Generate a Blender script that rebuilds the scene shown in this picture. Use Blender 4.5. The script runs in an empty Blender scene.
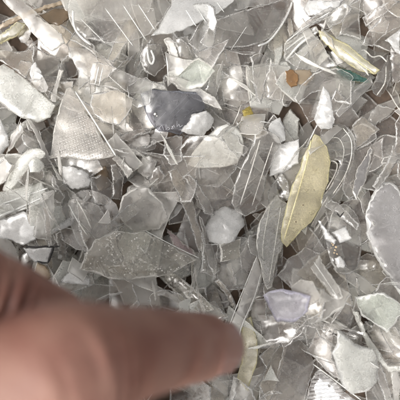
import bpy, bmesh, math, random
import numpy as np
from mathutils import Vector, noise
from mathutils.geometry import delaunay_2d_cdt

random.seed(11)
RNG = np.random.default_rng(5)
SC = bpy.context.scene
COL = SC.collection

# ------------------------------------------------------------------ camera geometry
CAM_H = 0.145            # metres above the mean surface of the heap
S = 0.0003               # metres per photo pixel at z = 0
def at(px, py, z=0.0):
    k = (CAM_H - z) / CAM_H
    return ((px - 200) * S * k, (200 - py) * S * k, z)

# ------------------------------------------------------------------ materials
def nd(t, typ, **kw):
    n = t.nodes.new(typ)
    for k, v in kw.items():
        if k in n.inputs: n.inputs[k].default_value = v
        else: setattr(n, k, v)
    return n
def new_mat(name):
    m = bpy.data.materials.new(name); m.use_nodes = True
    t = m.node_tree; t.nodes.clear()
    out = t.nodes.new('ShaderNodeOutputMaterial')
    return m, t, out
def mixc(t, fac, a, b, blend='MIX'):
    n = t.nodes.new('ShaderNodeMix'); n.data_type = 'RGBA'; n.blend_type = blend
    for sock, v in ((n.inputs[0], fac), (n.inputs[6], a), (n.inputs[7], b)):
        if isinstance(v, bpy.types.NodeSocket): t.links.new(v, sock)
        elif isinstance(v, (int, float)): sock.default_value = v
        else: sock.default_value = (*v, 1)
    return n.outputs[2]
def ramp(t, src, p0, p1, v0=0.0, v1=1.0):
    n = t.nodes.new('ShaderNodeMapRange'); n.clamp = True
    t.links.new(src, n.inputs[0])
    n.inputs[1].default_value = p0; n.inputs[2].default_value = p1
    n.inputs[3].default_value = v0; n.inputs[4].default_value = v1
    return n.outputs[0]
def mth(t, op, a, b=None):
    n = t.nodes.new('ShaderNodeMath'); n.operation = op
    for i, v in enumerate((a, b)):
        if v is None: continue
        if isinstance(v, bpy.types.NodeSocket): t.links.new(v, n.inputs[i])
        else: n.inputs[i].default_value = v
    return n.outputs[0]

def plastic(name, tint, body, body_col, rough=(0.09, 0.27), glass=0.40, dirt=0.22, dust=0.0,
            bump=0.33, dots=False, grooves=False, spec=1.0):
    """Sheet plastic: part seen straight through, part refracting, part cloudy body, a gloss on top; scratches, grime and dust."""
    m, t, out = new_mat(name); L = t.links.new
    tc = nd(t, 'ShaderNodeTexCoord'); oi = nd(t, 'ShaderNodeObjectInfo')
    va = nd(t, 'ShaderNodeVectorMath', operation='ADD'); L(tc.outputs['Object'], va.inputs[0])
    off = nd(t, 'ShaderNodeVectorMath', operation='SCALE'); off.inputs[0].default_value = (1, 2, 3)
    L(oi.outputs['Random'], off.inputs['Scale']); L(off.outputs[0], va.inputs[1])
    V = va.outputs[0]
    def noi(scale, detail=4, rough=0.55, vec=V, dist=0.0):
        n = nd(t, 'ShaderNodeTexNoise', Scale=scale, Detail=detail, Roughness=rough, Distortion=dist)
        L(vec, n.inputs['Vector']); return n.outputs['Fac']
    big = noi(90, 1); fine = noi(1400, 0); mid = noi(420, 3, 0.65)
    # scratches: noise stretched along a direction that differs from piece to piece
    rot = nd(t, 'ShaderNodeVectorRotate', rotation_type='Z_AXIS'); L(V, rot.inputs['Vector'])
    L(mth(t, 'MULTIPLY', oi.outputs['Random'], 6.28), rot.inputs['Angle'])
    mp = nd(t, 'ShaderNodeMapping'); mp.inputs['Scale'].default_value = (60, 3200, 60); L(rot.outputs[0], mp.inputs['Vector'])
    scr = ramp(t, noi(1.0, 0, 0.5, mp.outputs[0]), 0.77, 0.85)
    scr = mth(t, 'MULTIPLY', scr, ramp(t, big, 0.42, 0.62))
    # colours
    hv = nd(t, 'ShaderNodeHueSaturation'); hv.inputs['Color'].default_value = (*body_col, 1)
    L(ramp(t, oi.outputs['Random'], 0, 1, 0.82, 1.12), hv.inputs['Value'])
    bc = mixc(t, ramp(t, mid, 0.40, 0.70), hv.outputs[0], tuple(c * 0.86 for c in body_col))
    grime = mth(t, 'MULTIPLY', ramp(t, mid, 0.56, 0.74), ramp(t, big, 0.45, 0.65))
    bc = mixc(t, mth(t, 'MULTIPLY', grime, dirt * 1.6), bc, (0.23, 0.18, 0.13))
    # how cloudy
    fac = ramp(t, big, 0.3, 0.7, body * 0.55, min(body * 1.45, 1))
    fac = mth(t, 'MULTIPLY', fac, ramp(t, noi(2700, 1), 0.3, 0.7, *((0.5, 1.5) if body < 0.5 else (0.85, 1.15))))
    fac = mth(t, 'ADD', fac, mth(t, 'MULTIPLY', scr, 0.22))
    fac = mth(t, 'ADD', fac, mth(t, 'MULTIPLY', grime, dirt))
    spk = mth(t, 'MULTIPLY', ramp(t, noi(2300, 0), 0.78, 0.84), 0.4)
    bc = mixc(t, spk, bc, (0.8, 0.78, 0.74)); fac = mth(t, 'MAXIMUM', fac, spk)
    if dust:
        vo = nd(t, 'ShaderNodeTexVoronoi', Scale=900.0); L(V, vo.inputs['Vector'])
        sp = mth(t, 'MULTIPLY', ramp(t, vo.outputs['Distance'], 0.16, 0.26, 1, 0), ramp(t, noi(260, 3), 0.56 - 0.12 * dust, 0.64 - 0.12 * dust))
        sp2 = mth(t, 'MULTIPLY', ramp(t, fine, 0.6, 0.68), ramp(t, noi(180, 2), 0.46, 0.62))
        sp = mth(t, 'MAXIMUM', sp, mth(t, 'MULTIPLY', sp2, 0.7))
        bc = mixc(t, sp, bc, (0.82, 0.80, 0.76)); fac = mth(t, 'MAXIMUM', fac, sp)
    n = nd(t, 'ShaderNodeMath', operation='MINIMUM'); L(fac, n.inputs[0]); n.inputs[1].default_value = 1.0; fac = n.outputs[0]
    # bump: slow waviness, small pits, scratches
    h = mth(t, 'ADD', mth(t, 'MULTIPLY', noi(170, 0), 1.0), mth(t, 'MULTIPLY', noi(600, 0), 0.10))
    if dots:
        sx = nd(t, 'ShaderNodeSeparateXYZ'); L(rot2(t, tc.outputs['Object'], 0.5), sx.inputs[0])
        k = 2 * math.pi / 0.00115
        d = mth(t, 'MULTIPLY', mth(t, 'SINE', mth(t, 'MULTIPLY', sx.outputs[0], k)), mth(t, 'SINE', mth(t, 'MULTIPLY', sx.outputs[1], k)))
        d = mth(t, 'MULTIPLY', ramp(t, d, 0.2, 0.8), ramp(t, sx.outputs[0], -0.004, 0.001))
        d = mth(t, 'MULTIPLY', d, ramp(t, mid, 0.3, 0.6, 0.2, 1.0))
        h = mth(t, 'ADD', h, mth(t, 'MULTIPLY', d, 0.28))
        fac = mth(t, 'MINIMUM', mth(t, 'ADD', fac, mth(t, 'MULTIPLY', d, 0.14)), 1.0)
    if grooves:
        sx = nd(t, 'ShaderNodeSeparateXYZ'); L(rot2(t, tc.outputs['Object'], grooves), sx.inputs[0])
        d = ramp(t, mth(t, 'SINE', mth(t, 'MULTIPLY', sx.outputs[0], 2 * math.pi / 0.0011)), 0.3, 0.95)
        h = mth(t, 'ADD', h, mth(t, 'MULTIPLY', d, 0.3))
    bp = nd(t, 'ShaderNodeBump', Strength=bump, Distance=0.0012); L(h, bp.inputs['Height'])
    rg = ramp(t, mid, 0.35, 0.7, *rough)
    rg = mth(t, 'ADD', rg, mth(t, 'MULTIPLY', scr, 0.3))
    tr = nd(t, 'ShaderNodeBsdfTransparent'); tr.inputs[0].default_value = (*tint, 1)
    gl = nd(t, 'ShaderNodeBsdfRefraction', IOR=1.30); gl.inputs['Color'].default_value = (*tint, 1)
    L(rg, gl.inputs['Roughness']); L(bp.outputs[0], gl.inputs['Normal'])
    ms = nd(t, 'ShaderNodeMixShader'); ms.inputs[0].default_value = glass; L(tr.outputs[0], ms.inputs[1]); L(gl.outputs[0], ms.inputs[2])
    df = nd(t, 'ShaderNodeBsdfDiffuse'); L(bc, df.inputs[0]); L(bp.outputs[0], df.inputs['Normal'])
    tl = nd(t, 'ShaderNodeBsdfTranslucent'); L(bc, tl.inputs[0]); L(bp.outputs[0], tl.inputs['Normal'])
    mb = nd(t, 'ShaderNodeMixShader'); mb.inputs[0].default_value = 0.42; L(df.outputs[0], mb.inputs[1]); L(tl.outputs[0], mb.inputs[2])
    mm = nd(t, 'ShaderNodeMixShader'); L(fac, mm.inputs[0]); L(ms.outputs[0], mm.inputs[1]); L(mb.outputs[0], mm.inputs[2])
    gs = nd(t, 'ShaderNodeBsdfGlossy'); gs.inputs['Color'].default_value = (1, 1, 1, 1); L(rg, gs.inputs['Roughness']); L(bp.outputs[0], gs.inputs['Normal'])
    fr = nd(t, 'ShaderNodeFresnel', IOR=1.58); L(bp.outputs[0], fr.inputs['Normal'])
    ge = nd(t, 'ShaderNodeNewGeometry')
    fr2 = mth(t, 'MULTIPLY', mth(t, 'MULTIPLY', fr.outputs[0], spec), mth(t, 'SUBTRACT', 1.0, mth(t, 'MULTIPLY', ge.outputs['Backfacing'], 0.65)))
    fin = nd(t, 'ShaderNodeMixShader'); L(mth(t, 'MINIMUM', fr2, 1.0), fin.inputs[0]); L(mm.outputs[0], fin.inputs[1]); L(gs.outputs[0], fin.inputs[2])
    L(fin.outputs[0], out.inputs[0])
    return m
def rot2(t, vec, ang):
    r = nd(t, 'ShaderNodeVectorRotate', rotation_type='Z_AXIS'); t.links.new(vec, r.inputs['Vector']); r.inputs['Angle'].default_value = ang
    return r.outputs[0]

M = {}
M['clear']  = plastic('clear_plastic', (0.98, 0.974, 0.965), 0.04, (0.89, 0.86, 0.815))
M['tan']    = plastic('tan_clear_plastic', (0.96, 0.94, 0.905), 0.12, (0.82, 0.77, 0.70), rough=(0.15, 0.4))
M['grey']   = plastic('grey_clear_plastic', (0.95, 0.935, 0.92), 0.06, (0.74, 0.70, 0.67), rough=(0.12, 0.35))
M['frost']  = plastic('frosted_plastic', (0.975, 0.968, 0.955), 0.18, (0.89, 0.87, 0.84), rough=(0.25, 0.5), glass=0.8)
M['milky']  = plastic('milky_plastic', (0.95, 0.96, 0.95), 0.48, (0.87, 0.87, 0.83), rough=(0.2, 0.45), glass=0.7)
M['white']  = plastic('white_film', (0.95, 0.96, 0.97), 0.93, (0.72, 0.715, 0.705), rough=(0.2, 0.4), bump=0.5, dirt=0.12)
M['speck']  = plastic('dusty_clear_plastic', (0.95, 0.94, 0.91), 0.15, (0.76, 0.73, 0.67), dust=1.0, dirt=0.3)
M['dotted'] = plastic('dotted_plastic', (0.96, 0.945, 0.92), 0.22, (0.82, 0.79, 0.75), dots=True, rough=(0.15, 0.35), bump=0.35)
M['grooved']= plastic('grooved_plastic', (0.95, 0.95, 0.93), 0.22, (0.82, 0.81, 0.79), grooves=0.9, bump=0.5)
M['smoke']  = plastic('smoke_blue_plastic', (0.60, 0.60, 0.635), 0.20, (0.23, 0.23, 0.25), rough=(0.08, 0.25), dirt=0.1)
M['plate']  = plastic('grey_violet_plastic', (0.87, 0.86, 0.87), 0.34, (0.46, 0.45, 0.45), rough=(0.25, 0.45), dirt=0.15)
M['yellow'] = plastic('yellow_plastic', (0.955, 0.925, 0.80), 0.30, (0.84, 0.775, 0.57), rough=(0.25, 0.5), dirt=0.35)
M['cream']  = plastic('cream_plastic', (0.95, 0.92, 0.82), 0.4, (0.76, 0.72, 0.58), rough=(0.25, 0.5))
M['violet'] = plastic('lavender_plastic', (0.88, 0.87, 0.91), 0.34, (0.62, 0.605, 0.65), rough=(0.25, 0.45), dirt=0.05)
M['green']  = plastic('green_tint_plastic', (0.94, 0.96, 0.93), 0.24, (0.80, 0.83, 0.77), rough=(0.15, 0.35))
M['teal']   = plastic('teal_plastic', (0.30, 0.52, 0.46), 0.65, (0.05, 0.15, 0.125), rough=(0.15, 0.3), dirt=0.05)
M['olive']  = plastic('olive_plastic', (0.80, 0.79, 0.68), 0.55, (0.50, 0.47, 0.36), rough=(0.2, 0.45), dirt=0.3)
M['amber']  = plastic('amber_plastic', (0.72, 0.48, 0.22), 0.55, (0.42, 0.26, 0.12), rough=(0.2, 0.5), dirt=0.4)
M['sand']   = plastic('sandy_plastic', (0.85, 0.75, 0.6), 0.75, (0.55, 0.45, 0.33), rough=(0.3, 0.6), dirt=0.3)
M['brown']  = plastic('brown_plastic', (0.6, 0.5, 0.38), 0.8, (0.20, 0.14, 0.08), rough=(0.3, 0.6), dirt=0.5)
M['pink']   = plastic('pink_tint_plastic', (0.92, 0.86, 0.86), 0.4, (0.66, 0.53, 0.53), rough=(0.2, 0.4))
M['yolk']   = plastic('bright_yellow_plastic', (0.9, 0.82, 0.3), 0.45, (0.60, 0.50, 0.16), rough=(0.2, 0.4))
M['shiny']  = plastic('glossy_clear_plastic', (0.92, 0.92, 0.92), 0.10, (0.7, 0.7, 0.7), rough=(0.05, 0.15), grooves=1.3, bump=0.5, spec=1.6, dirt=0.1)
M['glossy'] = plastic('thick_glossy_plastic', (0.97, 0.97, 0.96), 0.04, (0.8, 0.79, 0.77), rough=(0.06, 0.18), bump=0.4, spec=1.0, glass=0.85, dirt=0.1)
# fractured rims
M['rim']    = plastic('fractured_rim', (0.96, 0.95, 0.93), 0.58, (0.90, 0.88, 0.83), rough=(0.2, 0.4), glass=0.8, bump=0.5, dirt=0.15)
M['rim_c']  = plastic('clear_rim', (0.97, 0.965, 0.955), 0.40, (0.91, 0.895, 0.87), rough=(0.12, 0.3), glass=0.8, bump=0.5, dirt=0.15)
M['rim_w']  = plastic('thick_white_rim', (0.97, 0.97, 0.96), 0.75, (0.90, 0.90, 0.88), rough=(0.2, 0.4), glass=0.8, bump=0.5, dirt=0.1)
M['rim_y']  = plastic('yellow_rim', (0.95, 0.92, 0.72), 0.65, (0.80, 0.75, 0.48), rough=(0.2, 0.4), bump=0.5)
M['rim_v']  = plastic('lavender_rim', (0.85, 0.84, 0.93), 0.6, (0.70, 0.68, 0.78), rough=(0.2, 0.4), bump=0.5)
M['rim_s']  = plastic('smoke_rim', (0.5, 0.52, 0.56), 0.5, (0.30, 0.31, 0.35), rough=(0.2, 0.4), bump=0.5)
M['rim_d']  = plastic('dark_rim', (0.6, 0.56, 0.46), 0.65, (0.34, 0.33, 0.25), rough=(0.2, 0.4), bump=0.5)
def matte(name, col, rough=0.8, var=0.3):
    m, t, out = new_mat(name)
    p = nd(t, 'ShaderNodeBsdfPrincipled', Roughness=rough); tc = nd(t, 'ShaderNodeTexCoord')
    n = nd(t, 'ShaderNodeTexNoise', Scale=900.0, Detail=5.0); t.links.new(tc.outputs['Object'], n.inputs['Vector'])
    t.links.new(mixc(t, n.outputs['Fac'], tuple(c * (1 - var) for c in col), tuple(min(c * (1 + var), 1) for c in col)), p.inputs['Base Color'])
    t.links.new(p.outputs[0], out.inputs[0]); return m
M['ink'] = matte('black_ink', (0.02, 0.018, 0.018))
M['scribble'] = matte('pale_scratch', (0.5, 0.5, 0.53))
M['grit'] = matte('sandy_grit', (0.48, 0.37, 0.24), 0.9)
M['speckle'] = matte('grey_dust', (0.62, 0.60, 0.56), 0.9)
M['earth'] = matte('dark_earth', (0.085, 0.06, 0.044), 0.95, 0.5)
RIM = {'yellow': 'rim_y', 'cream': 'rim_y', 'violet': 'rim_v', 'smoke': 'rim_s', 'teal': 'rim_d', 'olive': 'rim_y', 'amber': 'amber', 'brown': 'brown', 'sand': 'sand',
       'yolk': 'yolk', 'clear': 'rim_c', 'grey': 'rim_c', 'tan': 'rim_c', 'white': 'white', 'shiny': 'rim_c', 'glossy': 'rim_c'}

# ------------------------------------------------------------------ the heap's height field
G = 0.0005; HALF = 0.115; NG = int(2 * HALF / G)
GROUND_Z = -0.0095
HF = np.full((NG, NG), GROUND_Z)
def cells(P):
    lo = np.clip(((P.min(0) + HALF) / G).astype(int), 0, NG - 1); hi = np.clip(((P.max(0) + HALF) / G).astype(int) + 1, 1, NG)
    ix, iy = np.meshgrid(np.arange(lo[0], hi[0]), np.arange(lo[1], hi[1]), indexing='ij')
    ix = ix.ravel(); iy = iy.ravel()
    x = (ix + .5) * G - HALF; y = (iy + .5) * G - HALF
    ins = np.zeros(len(x), bool)
    n = len(P)
    for i in range(n):
        x0, y0 = P[i]; x1, y1 = P[(i + 1) % n]
        if y0 == y1: continue
        c = (y0 > y) != (y1 > y)
        ins ^= c & (x < (x1 - x0) * (y - y0) / (y1 - y0) + x0)
    return ix[ins], iy[ins], x[ins], y[ins]
def catmull(P, sub=4):
    n = len(P); out = []
    for i in range(n):
        p0, p1, p2, p3 = P[i - 1], P[i], P[(i + 1) % n], P[(i + 2) % n]
        for k in range(sub):
            s = k / sub
            out.append(0.5 * ((2 * p1) + (-p0 + p2) * s + (2 * p0 - 5 * p1 + 4 * p2 - p3) * s * s + (-p0 + 3 * p1 - 3 * p2 + p3) * s ** 3))
    return np.array(out)
def refine(P, step, jag, rng):
    out = []
    n = len(P)
    for i in range(n):
        a, b = P[i], P[(i + 1) % n]; d = b - a; l = np.linalg.norm(d)
        k = max(1, int(round(l / step))); nrm = np.array((d[1], -d[0])) / max(l, 1e-9)
        bow = rng.uniform(-.055, .055) * l if l > .0035 else 0.0
        for j in range(k):
            p = a + d * (j / k) + nrm * bow * math.sin(math.pi * j / k)
            if j: p = p + nrm * rng.normal(0, jag) * (1.0 if rng.random() < 0.5 else 0.3)
            out.append(p)
    return np.array(out)
def area2(P): return 0.5 * np.sum(P[:, 0] * np.roll(P[:, 1], -1) - np.roll(P[:, 0], -1) * P[:, 1])
def inset(P, e):
    d = np.roll(P, -1, 0) - np.roll(P, 1, 0); l = np.linalg.norm(d, axis=1, keepdims=True); d = d / np.maximum(l, 1e-9)
    return P - np.stack((d[:, 1], -d[:, 0]), 1) * np.asarray(e).reshape(-1, 1)

class Sheet:
    """One flake dropped on the heap: outline, resting plane, bend, then top, bottom and rim."""
    def __init__(s, P, th=0.0009, jag=0.00008, tilt=None, bend=None, bdir=0.0, crinkle=0.0, step=0.0009, q=78, maxslope=0.45, rim=None, follow=0.75, persp=True, seed=0, dome=0.0, lift=0.0):
        rng = np.random.default_rng(seed)
        if area2(P) < 0: P = P[::-1]
        s.P0 = P; c = s.c = P.mean(0); s.th = th; s.crinkle = crinkle; s.seed = seed
        ix, iy, x, y = cells(P)
        s.ok = len(x) > 2
        if not s.ok: return
        H = HF[ix, iy]
        A = np.stack((x - c[0], y - c[1], np.ones_like(x)), 1)
        sol = np.linalg.lstsq(A, H, rcond=None)[0] if len(x) > 6 else np.zeros(3)
        ab = sol[:2] * follow + (np.array(tilt) if tilt is not None else rng.normal(0, 0.2, 2))
        m = np.linalg.norm(ab)
        if m > maxslope: ab *= maxslope / m
        s.ab = ab; s.R = math.sqrt(((P - c) ** 2).sum(1).max()); s.bend = bend if bend is not None else rng.normal(0, 0.0016); s.bd = (math.cos(bdir), math.sin(bdir)); s.dome = dome
        rel = s.rel(x, y)
        s.z0 = np.percentile(H - rel, q) + th + lift
        HF[ix, iy] = np.maximum(H, s.z0 + rel)
        s.zref = s.z0
        s.persp = persp
        s.P = refine(P, step, jag, rng)
        s.step = step
        s.rimw = rim if rim is not None else th * 0.42
        s.rng = rng
    lipd = 0.22
    def rel(s, x, y):
        dx = x - s.c[0]; dy = y - s.c[1]
        u = (dx * s.bd[0] + dy * s.bd[1]) / s.R
        z = s.ab[0] * dx + s.ab[1] * dy + s.bend * (u * u - 0.2) + s.dome * (0.4 - (dx * dx + dy * dy) / s.R ** 2)
        return z
    def top(s, x, y):
        z = s.z0 + s.rel(x, y)
        if s.crinkle:
            z += s.crinkle * noise.noise(Vector((x * 420, y * 420, s.seed * 7.1))) + 0.45 * s.crinkle * noise.noise(Vector((x * 1100, y * 1100, s.seed * 3.7)))
            if s.crinkle > .00025: z += s.crinkle * (.75 - 1.5 * abs(noise.noise(Vector((x * 700, y * 700, s.seed * 5.3)))))
        return z
    def world(s, x, y, dz=0.0):
        z = s.top(x, y) + dz
        k = (CAM_H - z) / (CAM_H - s.zref) if s.persp else 1.0
        return (x * k, y * k, z)
    def meshes(s):
        """(top+bottom verts, faces), (rim verts, faces)"""
        rng = s.rng; n = len(s.P)
        cum = np.cumsum(np.linalg.norm(np.roll(s.P, -1, 0) - s.P, axis=1)) * 1000
        w = s.rimw * np.array([min(1.9, max(.25, 0.95 + 1.5 * noise.noise(Vector((q_ * .33, s.seed * 1.37, 0))) + .25 * rng.normal())) for q_ in cum])
        ring_t = inset(s.P, w); ring_b = inset(s.P, w * 0.6)
        if min(abs(area2(ring_t)), abs(area2(ring_b))) < 0.3 * abs(area2(s.P)): ring_t = inset(s.P, w * .3); ring_b = inset(s.P, w * .2)
        # interior points
        pts = [tuple(p) for p in ring_t]
        lo, hi = s.P.min(0), s.P.max(0); st = s.step * 1.15
        q = []
        r = 0
        y = lo[1] + st * .5
        while y < hi[1]:
            x = lo[0] + (st * .5 if r % 2 else st * .05)
            while x < hi[0]: q.append((x + rng.normal(0, st * .08), y + rng.normal(0, st * .08))); x += st
            y += st * .87; r += 1
        if q:
            q = np.array(q)
            d = np.sqrt(((q[:, None, :] - ring_t[None]) ** 2).sum(2)).min(1)
            q = q[d > st * .6]
        ed = [(i, (i + 1) % n) for i in range(n)]
        vs = [Vector(p) for p in pts] + [Vector(p) for p in q]
        V, E, F, _a, _b, _c = delaunay_2d_cdt(vs, ed, [list(range(n))], 1, 1e-7)
        lip = -s.th * s.lipd
        top = [s.world(v.x, v.y, lip if i < n else 0.0) for i, v in enumerate(V)]
        # bottom: the same net, spread a little so the rim slopes
        nt = len(top)
        bot = [s.world(v.x, v.y, -s.th) for v in V]
        faces = []
        for f in F:
            f = list(f)
            a = V[f[0]]; b = V[f[1]]; c = V[f[2]]
            if (b.x - a.x) * (c.y - a.y) - (b.y - a.y) * (c.x - a.x) < 0: f = f[::-1]
            faces.append(f); faces.append([nt + i for i in f[::-1]])
        rv = []; rf = []
        jz = rng.random(n)
        for i in range(n): rv.append(s.world(*ring_t[i], lip))
        for i in range(n): rv.append(s.world(s.P[i][0], s.P[i][1], -s.th * (0.25 + 0.3 * jz[i])))
        for i in range(n): rv.append(s.world(ring_t[i][0], ring_t[i][1], -s.th))
        for i in range(n):
            j = (i + 1) % n
            rf.append((i, n + i, n + j, j)); rf.append((n + i, 2 * n + i, 2 * n + j, n + j))
        return (top + bot, faces), (rv, rf)

def link_mesh(name, vf, mats, parent=None, origin=None, smooth=True, slot=None):
    v, f = vf
    o3 = origin if origin is not None else (0, 0, 0)
    me = bpy.data.meshes.new(name)
    me.from_pydata([(a - o3[0], b - o3[1], c - o3[2]) for a, b, c in v], [], f)
    for m in mats: me.materials.append(m)
    if smooth: me.polygons.foreach_set('use_smooth', np.ones(len(me.polygons), bool))
    if slot is not None: me.polygons.foreach_set('material_index', np.array(slot, dtype=np.int32))
    me.update()
    o = bpy.data.objects.new(name, me); COL.objects.link(o)
    if parent is not None: o.parent = parent
    else: o.location = o3
    return o
def tag(o, label, cat, group=None, kind=None):
    if label: o['label'] = label
    if cat: o['category'] = cat
    if group: o['group'] = group
    if kind: o['kind'] = kind
    return o

def tube_mesh(pts, r, seg=6):
    pts = [Vector(p) for p in pts]; v = []; f = []
    for i, p in enumerate(pts):
        d = (pts[min(i + 1, len(pts) - 1)] - pts[max(i - 1, 0)]).normalized()
        a = d.cross(Vector((0, 0, 1))); a = a.normalized() if a.length > 1e-6 else Vector((1, 0, 0)); b = a.cross(d)
        rr = r * (0.45 if i in (0, len(pts) - 1) else 1.0)
        for k in range(seg):
            t = 2 * math.pi * k / seg; v.append(tuple(p + (a * math.cos(t) + b * math.sin(t)) * rr))
    for i in range(len(pts) - 1):
        for k in range(seg): f.append((i * seg + k, i * seg + (k + 1) % seg, (i + 1) * seg + (k + 1) % seg, (i + 1) * seg + k))
    f.append(tuple(range(seg))[::-1]); f.append(tuple((len(pts) - 1) * seg + k for k in range(seg)))
    return v, f

# ------------------------------------------------------------------ random chips
def rand_poly(rng, size):
    t = rng.random()
    if t < 0.30:      # sliver / strip
        l = size * rng.uniform(1.0, 1.7); w = size * rng.uniform(0.12, 0.34)
        P = np.array([(-l/2, -w/2*rng.uniform(.3, 1)), (0, -w/2), (l/2, -w/2*rng.uniform(.3, 1)), (l/2*rng.uniform(.8, 1), w/2*rng.uniform(.2, 1)), (0, w/2), (-l/2*rng.uniform(.8, 1), w/2*rng.uniform(.3, 1))]); kind = 'strip'
    elif t < 0.55:    # triangle
        a = np.sort(rng.uniform(0, 2*math.pi, 1)) + np.array([0, 2.1, 4.0]) + rng.uniform(-.3, .3, 3)
        P = np.stack((np.cos(a), np.sin(a)), 1) * size * rng.uniform(.45, .8, (3, 1)); kind = 'triangle'
    elif t < 0.82:    # four sides
        a = np.array([0, 1.5, 3.1, 4.6]) + rng.uniform(-.4, .4, 4)
        P = np.stack((np.cos(a), np.sin(a)), 1) * size * rng.uniform(.4, .7, (4, 1)) * np.array((1.15, .8)); kind = 'quad'
    else:
        k = rng.integers(5, 8); a = np.arange(k) / k * 2 * math.pi + rng.uniform(-.3, .3, k)
        P = np.stack((np.cos(a), np.sin(a)), 1) * size * rng.uniform(.4, .62, (k, 1)); kind = 'many'
    th = rng.uniform(0, 2 * math.pi); R = np.array(((math.cos(th), -math.sin(th)), (math.sin(th), math.cos(th))))
    return P @ R.T, kind

def bed(name, specs, seed):
    """Chips nobody could count, in one mesh."""
    rng = np.random.default_rng(seed); V = []; F = []; MI = []
    mats = ['clear', 'tan', 'frost', 'grey', 'rim', 'brown', 'milky']
    for (n, inner, outer, smin, smax) in specs:
        for i in range(n):
            while True:
                c = rng.uniform(-outer, outer, 2)
                if max(abs(c)) >= inner: break
            P, _k = rand_poly(rng, rng.uniform(smin, smax)); P = P + c
            if np.abs(P).max() > HALF - .002: continue
            sh = Sheet(P, th=rng.uniform(.0005, .0011), jag=.0001, step=.0030, persp=False, seed=int(rng.integers(1e9)), q=80, tilt=rng.normal(0, .28, 2), maxslope=.8)
            if not sh.ok: continue
            (a, fa), (b, fb) = sh.meshes()
            o = len(V); V += a; F += [[o + k for k in f] for f in fa]
            mi = int(rng.choice([0, 0, 0, 1, 2, 2, 2, 2, 3, 3, 6, 6, 6])); MI += [mi] * len(fa)
            o = len(V); V += b; F += [[o + k for k in f] for f in fb]; MI += [4] * len(fb)
    ob = link_mesh(name, (V, F), [M[k] for k in mats], slot=MI)
    ob['kind'] = 'stuff'; return ob

# ------------------------------------------------------------------ ground
def make_ground():
    n = 60; E = 0.6; v = []; f = []
    for j in range(n + 1):
        for i in range(n + 1):
            x = (i / n * 2 - 1); y = (j / n * 2 - 1); x = x * abs(x) * E; y = y * abs(y) * E
            v.append((x, y, GROUND_Z - 0.001 + 0.0012 * noise.noise(Vector((x * 60, y * 60, 0)))))
    for j in range(n):
        for i in range(n):
            a = j * (n + 1) + i; f.append((a, a + 1, a + n + 2, a + n + 1))
    o = link_mesh('ground', (v, f), [M['earth']]); o['kind'] = 'structure'
make_ground()

# bed of chips under everything
b = bed('plastic_chips', [(640, 0, .112, .008, .019), (420, .066, .112, .010, .022)], 3)
tag(b, 'deep bed of small broken clear plastic chips under the larger flakes', 'plastic chips')

# ------------------------------------------------------------------ flakes read off the photograph, lowest first
# (name, material, label, outline in photo pixels, options)
HERO = []
def h(name, mat, label, pts, **o): HERO.append((name, mat, label, pts, o))
FL, ST, SH, FS, SP = 'plastic_flake', 'plastic_strip', 'plastic_shard', 'film_scrap', 'plastic_plate'
# --- low tier
h(FL,'tan','pale pinkish flake tucked under the long slanting strip near the top corner',[(0,50),(18,53),(34,50),(36,65),(28,80),(12,68),(0,62)],land='pale pinkish flake')
h(FL,'brown','dark brown sheet standing for shade in the hollow beside the long slanting strip',[(36,17),(55,10),(71,8),(70,20),(60,27),(46,24)])  # dark gap between pieces: its shade is put in as a brown sheet
h(FL,'olive','olive shard under the thin cream stick at the edge of the heap',[(0,40),(20,25),(30,27),(20,40),(0,50)])
h(SH,'grey','dark clear shard lying beneath the wide ribbed plate',[(70,48),(95,50),(118,70),(100,84),(78,70)])
h(FL,'tan','tan flake with blurred crackle between the dotted triangle and smoke-blue flake',[(94,96),(120,92),(135,100),(130,116),(120,127),(104,124),(92,108)],crinkle=.2,tilt=(-.08,-.05),land='crackled tan flake')
h(FL,'grey','grey clear flake standing behind the smoke-blue flake',[(133,100),(150,102),(157,128),(140,136),(130,127)])
h(SH,'grey','narrow dark splinter fanned out above the little square chips',[(108,141),(128,132),(152,128),(150,133),(126,141)])
h(SH,'clear','narrow clear splinter fanned out just under the smoke-blue flake',[(112,150),(150,146),(158,141),(156,150),(130,155)])
h(FL,'clear','tall clear flake dropping from the smoke-blue flake to the tan sheet',[(165,140),(183,138),(183,162),(172,167),(164,156)])
h(FL,'clear','large beige clear sheet below the bright white lump at the middle',[(180,150),(190,138),(215,137),(226,145),(238,160),(235,171),(218,188),(190,186)],land='large clear sheet')
h(FL,'grey','grey smooth flake in the gap under the long clear oval sheet',[(222,52),(245,50),(262,46),(258,62),(240,70),(226,66)])
h(FL,'clear','upright clear flake with pale edge beside the rounded pentagon flake',[(204,95),(212,66),(221,66),(223,78),(215,99)])
h(FL,'clear','clear flake with thin rim between the white striped scrap and oval sheet',[(172,40),(188,35),(197,59),(182,64),(176,63),(178,50)])
h(FL,'frost','frosted tongue of plastic curling out beneath the wide ribbed plate',[(164,41),(172,40),(179,57),(177,64),(171,63),(168,50)],smooth=1,bend=1.2,bdir=20)
h(FL,'clear','clear flake with a curled inner rim under the wide ribbed plate',[(140,57),(148,45),(162,46),(169,66),(155,78),(145,73)],lines=[('curled_rim','rim_w',.35,[(147,48),(149,60),(152,64),(154,58),(151,50)])],land='curled-rim flake')
h(FL,'green','pale green flake tilted up beside the smoke-blue flake',[(168,76),(185,68),(198,60),(209,66),(215,74),(202,90),(185,92)],land='pale green flake')
h(FL,'frost','frosted slope between the pale green flake and the pentagon flake',[(165,78),(180,80),(204,93),(215,100),(222,112),(206,106),(180,92)])
h(FL,'grey','large grey clear sheet half hidden near the upper corner beside two tall flakes',[(360,0),(400,0),(400,28),(384,36),(366,35),(361,18)])
h(FL,'clear','tall clear flake leaning behind the twisted clear collar',[(360,47),(366,33),(380,18),(387,25),(384,36),(370,49)],land='tall leaning flake')
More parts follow.
